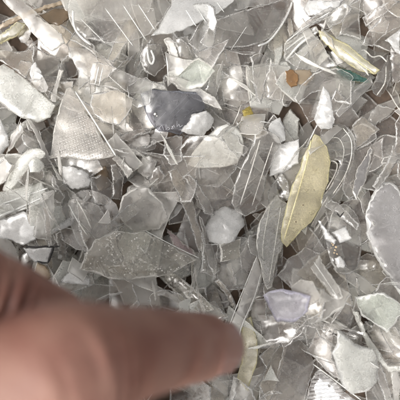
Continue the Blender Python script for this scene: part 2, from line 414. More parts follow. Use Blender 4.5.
h(FL,'clear','small clear wedge beside the tall leaning flake at the upper edge',[(362,18),(375,8),(395,0),(400,1),(386,14),(366,27)])
h(FL,'clear','clear three-cornered flake hanging above the olive strip',[(338,36),(345,8),(360,0),(360,42),(345,37)])
h(FL,'grey','greyish olive stick beside the white crumpled scrap at the edge',[(386,50),(400,48),(400,84),(388,85)])
h(FL,'sand','sandy tan lump under the clear arched sheet',[(294,70),(310,69),(314,78),(306,86),(296,84)])
h(FL,'amber','amber orange chip beside the clear ribbed strip',[(285,71),(293,70),(298,76),(297,86),(291,88),(286,82)],jag=.15,land='amber chip')
h(FL,'clear','clear upright flake beside the amber chip with a torn top',[(265,98),(266,75),(270,58),(282,88),(281,102)])
h(FL,'yolk','bright yellow crumb under the small clear triangle',[(242,111),(250,106),(254,117),(263,119),(258,124),(244,119)],jag=.15,land='bright yellow crumb')
h(FL,'tan','tan flat flake below the bright yellow crumb',[(236,122),(262,122),(268,134),(252,142),(238,136)])
h(FL,'grey','dark grey flake at the edge beside the curved clear collar',[(352,148),(367,141),(373,152),(366,172),(356,192),(346,200),(340,190)])
h(FL,'plate','bluish grey sliver beside the curved clear collar',[(356,170),(370,146),(373,150),(366,180),(356,200),(352,192)])
h(FL,'clear','clear pointed flake standing over the dark gap above the grey plate',[(365,187),(386,147),(391,160),(386,168),(371,190)],land='clear pointed flake')
h(FL,'grey','grey violet sheet at the edge above the broad jagged plate',[(390,150),(391,125),(400,110),(400,184),(393,177)])
h(FL,'clear','clear fin-shaped flake below the tan wedge near the edge',[(366,124),(370,112),(378,104),(396,110),(388,118),(372,128)])
h(FL,'brown','brown amber patch standing for shade in the gap beside the crumpled white lump',[(92,171),(106,166),(112,186),(98,192)],land='brown shade patch')  # brown sheet gives the gap its shade by colour, not a loose piece
h(FL,'clear','clear ring-edged flake below the milky corner plate',[(25,124),(35,121),(44,136),(40,150),(30,148),(24,140)],smooth=1)
h(FL,'frost','frosted flake leaning on the edge above the long white strip',[(0,160),(8,156),(16,166),(10,182),(0,186)])
h(FL,'grey','bluish grey flake beside the dusty white curl',[(18,178),(30,167),(46,164),(46,179),(28,187)])
h(FL,'clear','clear sheet lying under the dotted triangle and white lump',[(56,159),(100,160),(104,170),(92,178),(64,176)])
h(FL,'clear','clear triangular flake between the brown shade patch and rounded flake',[(92,178),(104,174),(114,184),(112,204),(96,206)],land='clear triangular flake')
h(FL,'clear','clear flake with thin pale outline beside the brown shade patch',[(113,166),(118,165),(126,178),(124,200),(114,199)])
h(FL,'sand','sandy brown bit under the torn paper scrap',[(37,262),(46,266),(52,277),(46,282),(34,272)])
h(FL,'clear','narrow curved clear flake beside the torn paper scrap',[(56,233),(62,231),(67,250),(66,262),(58,259)])
h(FL,'frost','round frosted flake at the edge above the thumb',[(0,235),(12,240),(20,254),(19,270),(0,272)],smooth=1,land='round frosted flake')
h(FL,'pink','pink tinted flake beside the point of the dusty wedge',[(166,228),(176,235),(194,250),(196,256),(172,246)],land='pink tinted flake')
h(FL,'grey','dark sheet in the hollow below the white lump',[(196,186),(222,184),(240,196),(236,212),(212,216),(196,206)])
h(FL,'tan','tan upright strip in the dark hollow at the middle',[(168,172),(178,168),(198,222),(206,252),(198,250)],land='tan upright strip')
h(FL,'clear','clear strip beside the tan upright strip in the middle hollow',[(182,176),(190,174),(212,206),(214,216),(204,214)])
h(FL,'clear','clear square flake below the round white lump',[(200,242),(219,243),(216,277),(200,272)],lines=[('raised_rib','rim_w',.18,[(204,244),(202,272)])],land='clear square flake')
h(FL,'speck','dusty clear flake hanging under the round white lump',[(219,244),(241,238),(240,258),(220,262)])
h(FL,'grey','grey sheet in the shade between the fingertip and clear square',[(196,304),(215,300),(229,316),(214,321),(200,314)])
h(FL,'clear','clear flake with bright edges just above the pointing finger',[(109,278),(117,275),(132,280),(141,304),(128,318),(110,306)],land='bright-edged flake above finger')
h(FL,'speck','dusty strip slanting down behind the fingertip',[(158,274),(172,270),(202,294),(214,308),(200,312),(182,300)],land='dusty slanting strip')
h(FL,'clear','clear drop-shaped flake lying against the pointing finger',[(150,296),(162,288),(180,292),(192,302),(196,312),(160,312)],smooth=1)
h(FL,'clear','pinkish clear flake above the lavender flake',[(274,272),(284,256),(300,245),(315,250),(313,266),(305,288),(286,284)],land='pinkish clear flake')
h(FL,'tan','tan clear flake under the lavender flake with a soft corner',[(298,290),(323,288),(321,318),(303,313)])
h(FL,'clear','flat clear sheet below the lavender flake',[(258,314),(288,312),(300,326),(288,342),(262,346)])
h(FL,'grey','grey shadowed sheet beside the hexagonal frosted flake',[(318,322),(332,322),(330,346),(340,378),(330,374),(306,348)])
h(FL,'grey','grey flake between the greenish pentagon and bent strip',[(338,300),(352,294),(356,312),(350,332),(336,320)])
h(FL,'cream','long cream tinted strip beside the fingertip',[(241,318),(250,314),(256,337),(255,362),(247,387),(236,374),(241,345)],land='long cream strip')
h(FL,'clear','clear three-cornered sheet at the bottom edge beside the cream strip',[(233,372),(250,384),(256,402),(228,402)])
h(FL,'tan','tan clear sheet between the cream strip and large bottom sheet',[(258,354),(272,341),(286,345),(279,374),(268,402),(258,384),(266,367)])
h(FL,'grey','large flat clear sheet at the bottom edge with a straight pale side',[(284,343),(291,330),(306,345),(314,366),(304,402),(268,402)],land='large bottom sheet')
h(ST,'clear','clear upright splinter at the bottom corner below the bent strip',[(372,366),(380,362),(392,402),(384,402)])
h(ST,'frost','frosted upright splinter at the bottom corner beside the bent strip tip',[(388,366),(396,364),(400,380),(398,402),(392,402)])
h(FL,'grey','clear sheet leaning at the edge below the greenish pentagon flake',[(360,318),(380,330),(400,350),(400,358),(380,359),(368,338)])
h(ST,'clear','clear sliver fallen into the gap below the clear square flake',[(226,264),(231,262),(243,296),(240,300)])
h(ST,'tan','thin tan splinter under the slanting bright-edged strip',[(214,280),(219,277),(236,304),(233,310)])
# --- middle tier
h(FL,'clear','clear flake with a bright white edge under the milky plate corner',[(36,48),(62,60),(61,80),(52,101),(38,74),(35,60)],land='bright-edged tan flake')
h(FS,'white','small bright white chip above the milky corner plate',[(32,66),(36,62),(42,72),(42,80),(33,81),(30,74)],crinkle=.3,land='small bright white chip')
h(FL,'clear','small clear flake wedged between the slanting strip and dotted triangle',[(62,62),(72,52),(80,65),(78,76),(66,83),(59,75)],land='small wedged flake')
h(ST,'frost','narrow pale upright strip beside the milky corner plate',[(60,70),(65,71),(57,103),(50,102)])
h(FL,'clear','smooth tan-clear sheet spread below the wide ribbed plate',[(68,46),(78,34),(96,48),(100,64),(92,82),(80,92),(78,70),(72,54)],tilt=(-.12,-.05),q=80,follow=.2,bend=0)
h(FL,'clear','long clear wedge with fluted end above the crackled tan flake',[(94,65),(100,64),(120,71),(165,86),(168,94),(140,95),(118,92),(91,86)],lines=[('raised_rib','rim_w',.2,[(99,66),(95,85)]),('raised_rib','rim_w',.16,[(103,67),(99,86)])],land='long fluted wedge')
h(FL,'smoke','dark smoke-blue flake with a pale scribble scratched near its lower edge',[(142,96),(155,91),(180,93),(201,94),(205,110),(196,122),(180,137),(160,133),(150,121)],tilt=(0,0),jag=.04,land='smoke-blue flake',
  lines=[('scratch_mark','scribble',.05,[(158,131),(160,127),(162,125),(163,128),(164,131)]),('scratch_mark','scribble',.05,[(166,124),(166,130),(168,127),(170,129),(167,130)]),('scratch_mark','scribble',.05,[(171,127),(173,126),(173,129),(171,129),(174,125),(175,128)]),('scratch_mark','scribble',.05,[(177,121),(177,127),(179,124),(180,127),(183,125)])],
  grit=[('dust_crumb','speckle',[(155,114),(157,116)],.35)])
h(SH,'clear','small clear triangle with a bright rim beside the bright white lump',[(204,108),(210,107),(232,125),(216,131),(207,120)],land='small clear triangle')
h(FS,'white','bright white angular lump touching the smoke-blue flake',[(179,132),(189,124),(193,116),(206,113),(214,121),(211,130),(203,138),(190,136)],crinkle=.5,th=1.6,jag=.1,dome=.3,land='bright white lump')
h(FL,'clear','clear angular flake under the small clear triangle with pale outline',[(219,131),(237,135),(241,143),(248,149),(244,157),(235,151),(224,149)],land='clear angular flake')
h(FL,'clear','rounded pentagon clear flake with soft edges below the oval sheet',[(220,82),(227,69),(247,67),(254,76),(258,88),(250,103),(237,110),(223,105)],dome=.8,th=1.5,land='rounded pentagon flake',jag=.04)
h(FL,'clear','tall clear flake with a torn foot beside the rounded pentagon flake',[(249,58),(259,54),(268,59),(266,76),(260,106),(255,98),(252,75)],land='tall torn flake')
h(FL,'clear','large clear oval sheet with a thick bright edge at the top',[(200,44),(215,22),(235,15),(262,8),(285,1),(293,1),(290,10),(282,25),(270,40),(257,46),(242,49),(222,51),(205,49)],th=1.4,lines=[('thick_rim','rim_w',.34,[(292,2),(289,11),(281,26),(269,41),(258,46)]),('score_line','rim_w',.08,[(247,26),(231,50)])],land='clear oval sheet',jag=.04)
h(FL,'clear','thin clear flake along the top above the oval sheet',[(232,0),(280,0),(283,3),(250,10),(236,14),(226,11)])
h(FS,'white','white crumpled film with grey smudges at the top beside the striped strip',[(303,10),(308,0),(344,0),(338,8),(322,16),(308,17)],crinkle=.5,land='white crumpled film')
h(FL,'clear','clear bowl-like flake resting above the olive strip',[(314,28),(320,19),(342,7),(349,14),(338,27),(322,34)],bend=1.2,bdir=60,land='bowl-like clear flake')
h(ST,'grooved','clear strip with lengthwise ribs below the white crumpled film',[(283,60),(284,44),(300,33),(316,27),(319,33),(300,46),(288,63)],lines=[('raised_rib','rim_w',.42,[(285,61),(300,44),(317,32)]),('raised_rib','rim_w',.3,[(286,50),(300,39),(314,30)])],land='clear ribbed strip')
h(ST,'clear','long thin clear strip slanting above the ribbed strip',[(284,43),(300,28),(328,10),(332,12),(318,25),(300,36)],lines=[('raised_rib','rim_w',.2,[(286,42),(304,28),(330,12)])])
h(FL,'teal','dark teal green sliver under the olive strip',[(330,62),(350,71),(367,79),(370,84),(350,83),(336,74)],land='teal sliver')
h(ST,'olive','long olive strip lying over the teal sliver',[(316,34),(325,37),(345,48),(376,73),(372,77),(356,74),(335,60),(318,43)],th=1.2,land='olive strip',lines=[('raised_rib','rim_y',.22,[(340,48),(374,74)])])
h(FL,'clear','clear flake with fine crease under the olive strip point',[(284,62),(316,38),(322,48),(336,68),(314,74),(296,70)])
h(FL,'clear','clear arched sheet curving above the white spike',[(292,100),(300,86),(312,75),(334,69),(350,77),(350,106),(336,104),(322,92),(308,96),(298,106)],bend=.7,tilt=(-.1,.1),bdir=20,land='clear arched sheet')
h(FL,'glossy','thick twisted clear collar below the tall leaning flake',[(355,52),(362,47),(374,53),(386,55),(390,65),(388,82),(378,98),(369,90),(375,76),(366,66),(358,62)],bend=2.5,bdir=30,th=2.2,dome=1,smooth=1,land='twisted clear collar',lines=[('thick_rim','rim',.25,[(357,54),(364,50),(372,57),(380,56),(387,62)]),('thick_rim','rim',.22,[(386,66),(385,82),(377,95)])])
h(FS,'white','white crumpled scrap at the edge beside the dark hole',[(384,41),(392,35),(400,29),(400,56),(394,52),(388,43)],crinkle=.6,land='white crumpled scrap')
h(FS,'white','tall white spike of plastic rising under the arched sheet',[(313,120),(317,105),(322,87),(327,92),(331,106),(334,120),(331,129),(320,130)],crinkle=.35,th=1.3,land='white spike')
h(FL,'glossy','curved clear collar like a broken bottle ring beside the yellow flake',[(318,134),(326,126),(342,126),(352,138),(352,158),(346,176),(334,194),(322,206),(318,200),(327,188),(335,172),(337,163),(331,160),(324,164),(321,150)],th=2.0,dome=1.4,bend=1.0,bdir=70,smooth=1,land='curved clear collar',lines=[('thick_rim','rim',.22,[(325,166),(331,161),(337,164),(335,174),(326,190)]),('thick_rim','rim',.14,[(343,128),(351,140),(351,158),(344,177),(333,194)]),('thick_rim','rim',.14,[(325,140),(338,138),(344,150),(341,166)])])
h(SH,'tan','smooth tan wedge beside the curved clear collar',[(351,126),(361,117),(379,130),(366,142),(354,151)],land='smooth tan wedge',th=1.2)
h(FS,'white','upper bright white scrap above the long ridged sheet',[(267,130),(271,122),(279,118),(284,128),(285,141),(277,144)],crinkle=.4,th=1.4,land='upper white scrap')
h(FL,'milky','greyish milky flake behind the upper white scrap',[(283,119),(291,108),(299,118),(299,141),(287,145)],land='greyish milky flake')
h(FS,'white','lower bright white scrap beside the long ridged sheet',[(274,146),(285,143),(297,140),(297,164),(286,171),(268,177),(270,160)],crinkle=.4,th=1.4,land='lower white scrap')
h(FL,'glossy','small crumpled clear flake under the lower white scrap',[(267,192),(280,172),(288,184),(288,200),(268,204)],crinkle=.6,land='small crumpled clear flake')
h(FL,'white','white bent piece at the edge below the milky corner plate',[(0,112),(5,119),(12,134),(14,147),(7,156),(0,154)],bend=1.0,bdir=0,th=1.2)
h(FL,'frost','frosted bent flake folding off the white piece at the edge',[(12,136),(22,122),(25,132),(15,148),(8,155)],tilt=(.25,.1))
h(FL,'milky','dusty white curl of plastic above the long white strip',[(5,192),(7,182),(15,167),(27,152),(40,149),(47,154),(42,161),(27,173),(18,187)],dome=1.2,smooth=1,th=1.4,land='dusty white curl')
h(FS,'white','crumpled shiny white lump below the dotted triangle',[(60,166),(75,167),(90,174),(93,181),(90,187),(75,190),(65,183)],crinkle=.3,th=1.6,jag=.2,dome=.8,land='crumpled shiny white lump')
h(FL,'clear','clear upright flake in front of the crumpled shiny white lump',[(41,172),(50,170),(58,185),(66,196),(62,206),(52,200),(45,190)],th=1.2)
h(FL,'clear','small clear fin below the crumpled shiny white lump',[(66,186),(74,192),(82,200),(88,190),(92,196),(84,206),(70,202)])
h(FS,'white','white speckled scrap under the long grooved white strip',[(0,220),(25,211),(38,221),(37,239),(25,245),(0,237)],crinkle=.3,land='white speckled scrap')
h(SP,'milky','long grooved white strip running off the edge',[(0,193),(22,187),(45,182),(52,199),(35,208),(0,220)],lines=[('raised_rib','rim_w',.4,[(0,216),(22,207),(46,196)]),('raised_rib','rim_w',.3,[(0,205),(25,196),(48,188)])],th=1.6,land='long grooved white strip')
h(FS,'white','torn white scrap with a black printed border above the thumb',[(26,247),(50,245),(55,247),(49,262),(37,261)],th=.6,tilt=(.3,.1),lines=[('printed_line','ink',.3,[(26,246.5),(36,247.5),(45,246.5),(54,247)]),('printed_line','ink',.3,[(54,247),(51,255),(48,263)]),('printed_line','ink',.22,[(48,263),(42,263),(37,261)]),('printed_line','ink',.22,[(54,247),(60,246)])],land='torn black-edged scrap')
h(FL,'frost','translucent upright flake standing on the torn black-edged scrap',[(36,236),(38,222),(45,193),(57,190),(58,222),(50,240)],land='translucent upright flake',tilt=(.15,0))
h(ST,'white','narrow white strip beside the translucent upright flake',[(52,230),(70,217),(75,218),(72,225),(55,232)],land='narrow white strip',rimmat='white')
h(FS,'white','bright white kite-shaped scrap just above the pointing finger',[(63,281),(72,270),(81,259),(84,272),(93,276),(92,283),(78,282)],th=1.0,tilt=(.3,.1),land='white kite-shaped scrap')
h(FL,'clear','curled clear loop beside the narrow white strip',[(68,204),(75,198),(80,206),(90,215),(92,232),(84,246),(78,243),(72,228)],smooth=1,bend=1.5,bdir=60,lines=[('thick_rim','rim_w',.22,[(69,205),(76,218),(88,236)]),('thick_rim','rim_w',.2,[(76,199),(84,212),(91,228)])],land='curled clear loop')
h(FL,'clear','crackled clear sheet between the curled loop and dusty wedge',[(78,198),(100,205),(112,222),(114,250),(102,274),(86,272),(88,250),(80,228)],land='crackled clear sheet')
h(FL,'frost','one of the little clear squares, uppermost and tilted',[(143,156),(150,156),(158,162),(149,180),(138,172)],land='tilted little square')
h(FL,'frost','little clear square low against the rounded clear flake',[(127,180),(136,170),(151,182),(149,190),(140,191)],land='low little square')
h(FL,'clear','thin clear chip between the two little squares',[(150,170),(160,166),(166,176),(156,188),(149,182)])
h(ST,'frost','slender pale strip slanting from the dotted triangle tip',[(113,159),(118,155),(134,172),(128,179)])
# --- top tier
h(ST,'frost','pale straight splinter leaning below the milky corner plate',[(28,120),(33,121),(47,146),(66,182),(60,180),(44,152)],th=1.2,land='pale straight splinter')
h(SP,'milky','milky white plate with a jagged foot at the edge of the heap',[(0,70),(7,66),(30,82),(58,107),(53,119),(40,124),(22,118),(0,101)],th=1.5,land='milky corner plate',tilt=(0,0))
h(ST,'sand','thin cream yellow stick crossing under the slanting strip',[(0,31),(25,19),(50,9),(72,2),(73,8),(46,16),(24,24),(0,35)],th=1.4,jag=.14)
h(ST,'frost','long pale strip slanting down from the top corner',[(2,0),(20,-1),(45,22),(68,41),(71,50),(59,58),(47,48),(28,25),(9,6)],th=1.5,land='long slanting strip',tilt=(-.1,-.08),follow=.2,bend=0)
h(SP,'clear','wide clear plate crossed by slanting raised ribs at the top',[(73,10),(76,2),(120,1),(165,0),(172,12),(160,31),(152,40),(135,47),(110,49),(90,45),(80,37),(74,26)],th=1.6,tilt=(-.1,-.06),follow=.15,crinkle=.06,bend=.4,land='wide ribbed plate',jag=.04,
  lines=[('raised_rib','rim_w',.13,[(80,18),(106,44)]),('raised_rib','rim_w',.13,[(105,8),(133,46)]),('raised_rib','rim_w',.13,[(123,5),(146,40)]),('raised_rib','rim_w',.11,[(138,4),(155,30)]),('thick_rim','rim_w',.3,[(73,10),(74,26),(81,37),(91,45)])])
h(SP,'white','bright white striped plate at the top beside the wide ribbed plate',[(152,41),(160,33),(172,12),(172,-1),(238,-1),(232,8),(215,20),(192,31),(168,39)],th=1.4,crinkle=.15,land='white striped plate',rimmat='rim_w',
  lines=[('raised_rib','rim_w',.14,[(186,10),(196,26)]),('raised_rib','rim_w',.14,[(196,6),(206,22)]),('raised_rib','rim_w',.14,[(206,3),(216,17)]),('raised_rib','rim_w',.14,[(216,1),(224,12)])])
h(SH,'dotted','three-cornered clear plate embossed with fine dots and a bright edge',[(70,92),(75,90),(81,100),(98,127),(117,156),(115,158),(85,161),(53,160),(57,136),(63,110)],th=1.3,tilt=(0,0),bend=0,lines=[('thick_rim','rim_w',.24,[(75,91),(98,127),(116,156)])],land='dotted triangle')
h(FL,'frost','rounded clear flake with sloping rim below the little squares',[(120,212),(124,196),(132,190),(150,188),(164,203),(168,220),(160,229),(138,233),(127,226)],th=1.6,rim=.5,dome=.1,jag=.05,land='rounded clear flake')
h(SH,'speck','large clear wedge sprinkled with white dust and pointing sideways',[(82,268),(88,252),(97,239),(118,229),(146,231),(199,258),(176,270),(150,275),(112,277)],th=1.2,tilt=(0,0),bend=0,rim=.4,land='dusty wedge',lines=[('thick_rim','rim_w',.16,[(146,231),(172,245),(199,258)])])
h(FL,'clear','long ridged clear sheet between the yellow flake and beige sheet',[(230,203),(233,185),(244,160),(252,138),(260,132),(276,140),(278,147),(268,167),(262,188),(253,211),(243,216),(236,212)],th=1.3,tilt=(0,0),land='long ridged sheet',lines=[('raised_rib','rim',.2,[(260,140),(252,168),(240,205)]),('raised_rib','rim',.16,[(273,142),(263,172),(252,206)])])
h(FS,'white','round white lump lying at the middle of the heap',[(204,227),(211,213),(224,206),(240,209),(244,224),(234,240),(221,246),(209,241)],crinkle=.6,th=2,jag=.1,dome=.3,land='round white lump')
h(ST,'grooved','long clear strip with parallel ridges hanging under the yellow flake',[(255,246),(258,222),(268,203),(276,194),(290,206),(285,228),(277,256),(271,285),(266,288),(262,279),(259,262)],th=1.2,tilt=(0,0),land='long hanging strip',lines=[('raised_rib','rim',.15,[(270,205),(263,245),(264,280)]),('raised_rib','rim',.15,[(281,206),(275,245),(269,282)])])
h(FL,'yellow','yellow leaf-shaped flake with a raised midrib and brown specks',[(279,240),(281,218),(288,190),(297,170),(304,150),(311,136),(316,138),(323,148),(327,163),(325,182),(318,205),(308,222),(293,236),(284,246)],th=1.5,tilt=(0,0),bend=1.0,bdir=15,land='yellow leaf-shaped flake',jag=.1,lines=[('raised_midrib','rim_y',.25,[(311,140),(306,165),(296,200),(284,240)])],grit=[('brown_speck','brown',[(312,178),(316,170),(308,190),(303,205),(299,214),(314,190),(296,222)],.16)])
h(FL,'glossy','shiny clear bottle-shaped piece with white glints below the collar',[(319,236),(323,216),(330,205),(342,206),(351,222),(352,250),(346,267),(332,270),(323,256)],dome=2.0,tilt=(.1,.0),th=2.0,smooth=1,land='shiny bottle-shaped piece',grit=[('grit_crumb','grit',[(333,245),(335,250),(337,254),(334,253),(331,248),(332,243),(336,247)],.26)])
h(FS,'white','bright white square painted as a highlight on the shiny bottle-shaped piece',[(331,232),(345,226),(351,238),(339,243)],th=.7,tilt=(.3,.05),rimmat='white')  # white chip paints the highlight of the clear piece below it
h(FS,'white','white sliver crossing the shiny bottle-shaped piece',[(314,219),(320,225),(332,239),(330,243),(320,238)],th=.7,tilt=(.3,.05),rimmat='white')
h(FS,'white','small white tab at the foot of the shiny bottle-shaped piece',[(334,258),(340,256),(347,266),(343,268),(336,266)],th=.6,tilt=(.2,.05),rimmat='white')
h(ST,'clear','clear bar lying above the shiny bottle-shaped piece with a dark tip',[(322,206),(329,199),(345,211),(358,224),(355,230),(340,219)],lines=[('dark_tip','ink',.22,[(337,213),(340,217),(344,212)])],land='clear bar with dark tip')
h(ST,'frost','pale narrow strip slanting beside the pinkish clear flake',[(309,267),(318,254),(328,272),(342,296),(335,303)],lines=[('raised_rib','rim_w',.16,[(314,262),(338,298)])],land='pale narrow strip')
h(FL,'clear','small clear ellipse beside the grey jagged plate',[(350,267),(357,259),(372,261),(371,269),(356,271)],smooth=1,th=1.4,land='small clear ellipse')
h(SP,'plate','broad grey plate with a thick jagged pale edge',[(359,216),(365,196),(375,183),(383,182),(390,187),(400,205),(403,230),(403,306),(395,296),(385,281),(377,268),(367,250),(360,232)],th=2.4,rim=.8,tilt=(0,0),bend=.3,jag=.09,rimmat='rim_w',land='broad grey plate')
h(FL,'violet','lavender flake with a rounded foot beside the hanging strip',[(259,289),(266,285),(276,283),(304,290),(301,304),(288,315),(271,314),(264,300)],th=1.6,rim=.6,tilt=(0,0),jag=.04,land='lavender flake')
h(ST,'frost','long clear strip with thin bright edges slanting to the fingertip',[(256,255),(262,272),(254,298),(241,328),(238,350),(231,345),(228,326),(240,298)],th=.9,tilt=(0,0),lines=[('thick_rim','rim_w',.15,[(257,256),(240,298),(229,326)]),('thick_rim','rim_w',.15,[(261,274),(254,298),(241,328),(239,346)])],land='slanting bright-edged strip')
h(ST,'clear','upper of two clear rods lying level below the lavender flake',[(283,312),(300,314),(332,321),(360,329),(359,332),(330,325),(300,318),(283,315)],th=1.4,land='upper clear rod',lines=[('raised_rib','rim_w',.2,[(284,313),(310,317)])])
h(ST,'clear','lower of two clear rods lying level below the lavender flake',[(283,317),(300,319),(330,326),(357,334),(355,338),(330,331),(300,324),(283,321)],th=1.4)
h(FL,'shiny','glossy clear sheet with brushed silvery lines at the bottom edge',[(300,402),(304,384),(311,366),(316,363),(332,377),(360,399),(362,402)],th=1.5,tilt=(.42,-.07),follow=0,maxslope=.6,land='glossy brushed sheet',lines=[('thick_rim','rim_w',.2,[(313,364),(332,378),(361,400)])])
h(FL,'green','greenish white pentagon flake with a pale edge',[(349,293),(362,291),(377,289),(399,305),(390,317),(380,328),(355,311)],th=1.8,rim=.5,tilt=(0,0),land='greenish pentagon flake',rimmat='rim_w')
h(FL,'milky','six-sided frosted flake with a thick pale rim',[(326,346),(331,337),(331,325),(336,327),(348,337),(366,342),(370,351),(369,375),(357,384),(345,386),(337,378),(331,362)],th=2.0,rim=.75,rimmat='rim_w',tilt=(0,0),land='six-sided frosted flake')
h(ST,'milky','bent white strip shaped like a hockey stick',[(346,304),(354,309),(366,336),(376,350),(382,360),(402,358),(402,367),(382,367),(370,355),(360,336)],th=1.6,land='hockey-stick strip',tilt=(0,0))
h(ST,'frost','pale frosted bar at the edge below the greenish pentagon flake',[(379,329),(385,327),(402,341),(402,351),(390,342)],th=1.4)


LAND = []   # (short phrase, x, y) of the flakes a filler can be described by
def h_world(pts):
    pts = np.array(pts, float)
    P = np.stack(((pts[:, 0] - 200) * S, (200 - pts[:, 1]) * S), 1)
    ix, iy, _x, _y = cells(P)
    z = float(np.mean(HF[ix, iy])) if len(ix) else 0.0
    return P * ((CAM_H - z - .001) / CAM_H)

# small single chips between the bed and the large flakes
SHAPE = {'strip': 'narrow', 'triangle': 'three-cornered', 'quad': 'four-cornered', 'many': 'many-cornered'}
TINT = {'clear': 'clear', 'tan': 'tan', 'grey': 'greyish clear', 'frost': 'frosted', 'milky': 'milky', 'cream': 'cream', 'white': 'white', 'glossy': 'shiny clear'}
NAMEK = {'strip': 'plastic_strip', 'triangle': 'plastic_shard', 'quad': 'plastic_flake', 'many': 'plastic_flake'}
CATK = {'strip': 'plastic strip', 'triangle': 'plastic shard', 'quad': 'plastic flake', 'many': 'plastic flake'}
used_labels = set()
def fillers(n, rng):
    lm = [(o[4]['land'], np.mean(np.array(o[3], float), 0)) for o in HERO if 'land' in o[4]]
    # even spread: jittered grid
    g = int(math.ceil(math.sqrt(n))); spots = [((i + rng.uniform(.05, .95)) / g, (j + rng.uniform(.05, .95)) / g) for i in range(g) for j in range(g)]
    rng.shuffle(spots); spots = spots[:n]
    for (u, v) in spots:
        px, py = u * 412 - 6, v * 412 - 6
        if px < 170 and py > 325: continue          # under the hand
        P, kind = rand_poly(rng, rng.uniform(.009, .0185)); c = np.array(((px - 200) * S, (200 - py) * S)); P = (catmull(P, 3) if rng.random() < .3 else P) + c
        mat = str(rng.choice(['clear', 'clear', 'clear', 'tan', 'grey', 'grey', 'frost', 'milky', 'glossy', 'glossy', 'frost', 'milky'], p=[.2, .14, .12, .05, .1, .06, .11, .06, .06, .05, .02, .03]))
        sh = Sheet(P, th=rng.uniform(.0005, .0012), jag=.00009, step=.0016, persp=False, seed=int(rng.integers(1e9)), q=84, tilt=rng.normal(0, .28, 2), maxslope=.8, bend=rng.normal(0, .0021), bdir=rng.uniform(0, 3.1))
        if not sh.ok: continue
        (a, fa), (b_, fb) = sh.meshes()
        k = len(a)
        o = link_mesh(NAMEK[kind], (a + b_, fa + [[k + i for i in f] for f in fb]), [M[mat], M[RIM.get(mat, 'rim')]], origin=(c[0], c[1], sh.z0), slot=[0] * len(fa) + [1] * len(fb))
        d = sorted(lm, key=lambda q: np.hypot(q[1][0] - px, q[1][1] - py))
        size = 'small' if sh.R < .0065 else 'mid-sized' if sh.R < .0085 else 'large'
        lab = None
        for i in range(1, 7):
            for j in range(i):
                t = f"{size} {TINT[mat]} {SHAPE[kind]} chip between {d[j][0]} and {d[i][0]}"
                if t not in used_labels: lab = t; break
            if lab: break
        used_labels.add(lab); tag(o, lab, CATK[kind], 'loose chips low in the heap')

def splinters(rng):
    """loose splinters and small shards scattered among the larger flakes"""
    lm = [(o[4]['land'], np.mean(np.array(o[3], float), 0)) for o in HERO if 'land' in o[4]]
    for i in range(138):
        px, py = rng.uniform(2, 398, 2)
        if any(math.hypot(px - a - .0, py - b_) < r for a, b_, r in ((42, 254, 20), (172, 113, 36), (352, 70, 34), (335, 165, 24), (323, 110, 20), (203, 126, 18), (220, 228, 20), (24, 228, 24), (291, 79, 14))): continue
        if (px < 215 and py > 325) or (px < 90 and py > 285): continue
        thin = i < 84
        if thin:
            l = rng.uniform(.005, .014); wd = rng.uniform(.0004, .0013); a = rng.uniform(0, math.pi)
            P = np.array([(-l/2, -wd*.2), (-l*.1, -wd*.5), (l/2, -wd*.15), (l*.45, wd*.2), (0, wd*.5), (-l*.45, wd*.3)])
            P = P + np.array((0, 1.0)) * (rng.uniform(-.06, .06) * l * (1 - (P[:, :1] / (l / 2)) ** 2))
            P = P @ np.array(((math.cos(a), math.sin(a)), (-math.sin(a), math.cos(a))))
        else:
            P, _k = rand_poly(rng, rng.uniform(.004, .0085))
        c = np.array(((px - 200) * S, (200 - py) * S)); P = P + c
        mat = str(rng.choice(['clear', 'frost', 'grey', 'milky', 'glossy', 'frost', 'tan'], p=[.3, .22, .1, .12, .12, .08, .06]))
        sh = Sheet(P, th=rng.uniform(.0004, .0009), jag=.00006, step=.0011, persp=False, seed=int(rng.integers(1e9)), q=88, tilt=rng.normal(0, .3, 2), maxslope=.9, rim=.00022 if not thin else min(.0002, wd * .25))
        if not sh.ok: continue
        (a_, fa), (b_, fb) = sh.meshes()
        nm = 'plastic_splinter' if thin else 'plastic_crumb'
        o = link_mesh(nm, (a_ + b_, fa + [[len(a_) + q for q in f] for f in fb]), [M[mat], M[RIM.get(mat, 'rim')]], origin=(c[0], c[1], sh.z0), slot=[0] * len(fa) + [1] * len(fb))
        d = sorted(lm, key=lambda q: np.hypot(q[1][0] - px, q[1][1] - py))
        first = ('long thin' if l > .0095 else 'short thin') if thin else 'tiny'
        lab = None
        for p in range(1, 9):
            for q in range(p):
                t = f"{first} {TINT[mat]} {'splinter' if thin else 'crumb'} lying between {d[q][0]} and {d[p][0]}"
                if t not in used_labels: lab = t; break
            if lab: break
        used_labels.add(lab); tag(o, lab, 'plastic splinter' if thin else 'plastic crumb', 'loose splinters' if thin else 'tiny loose crumbs')

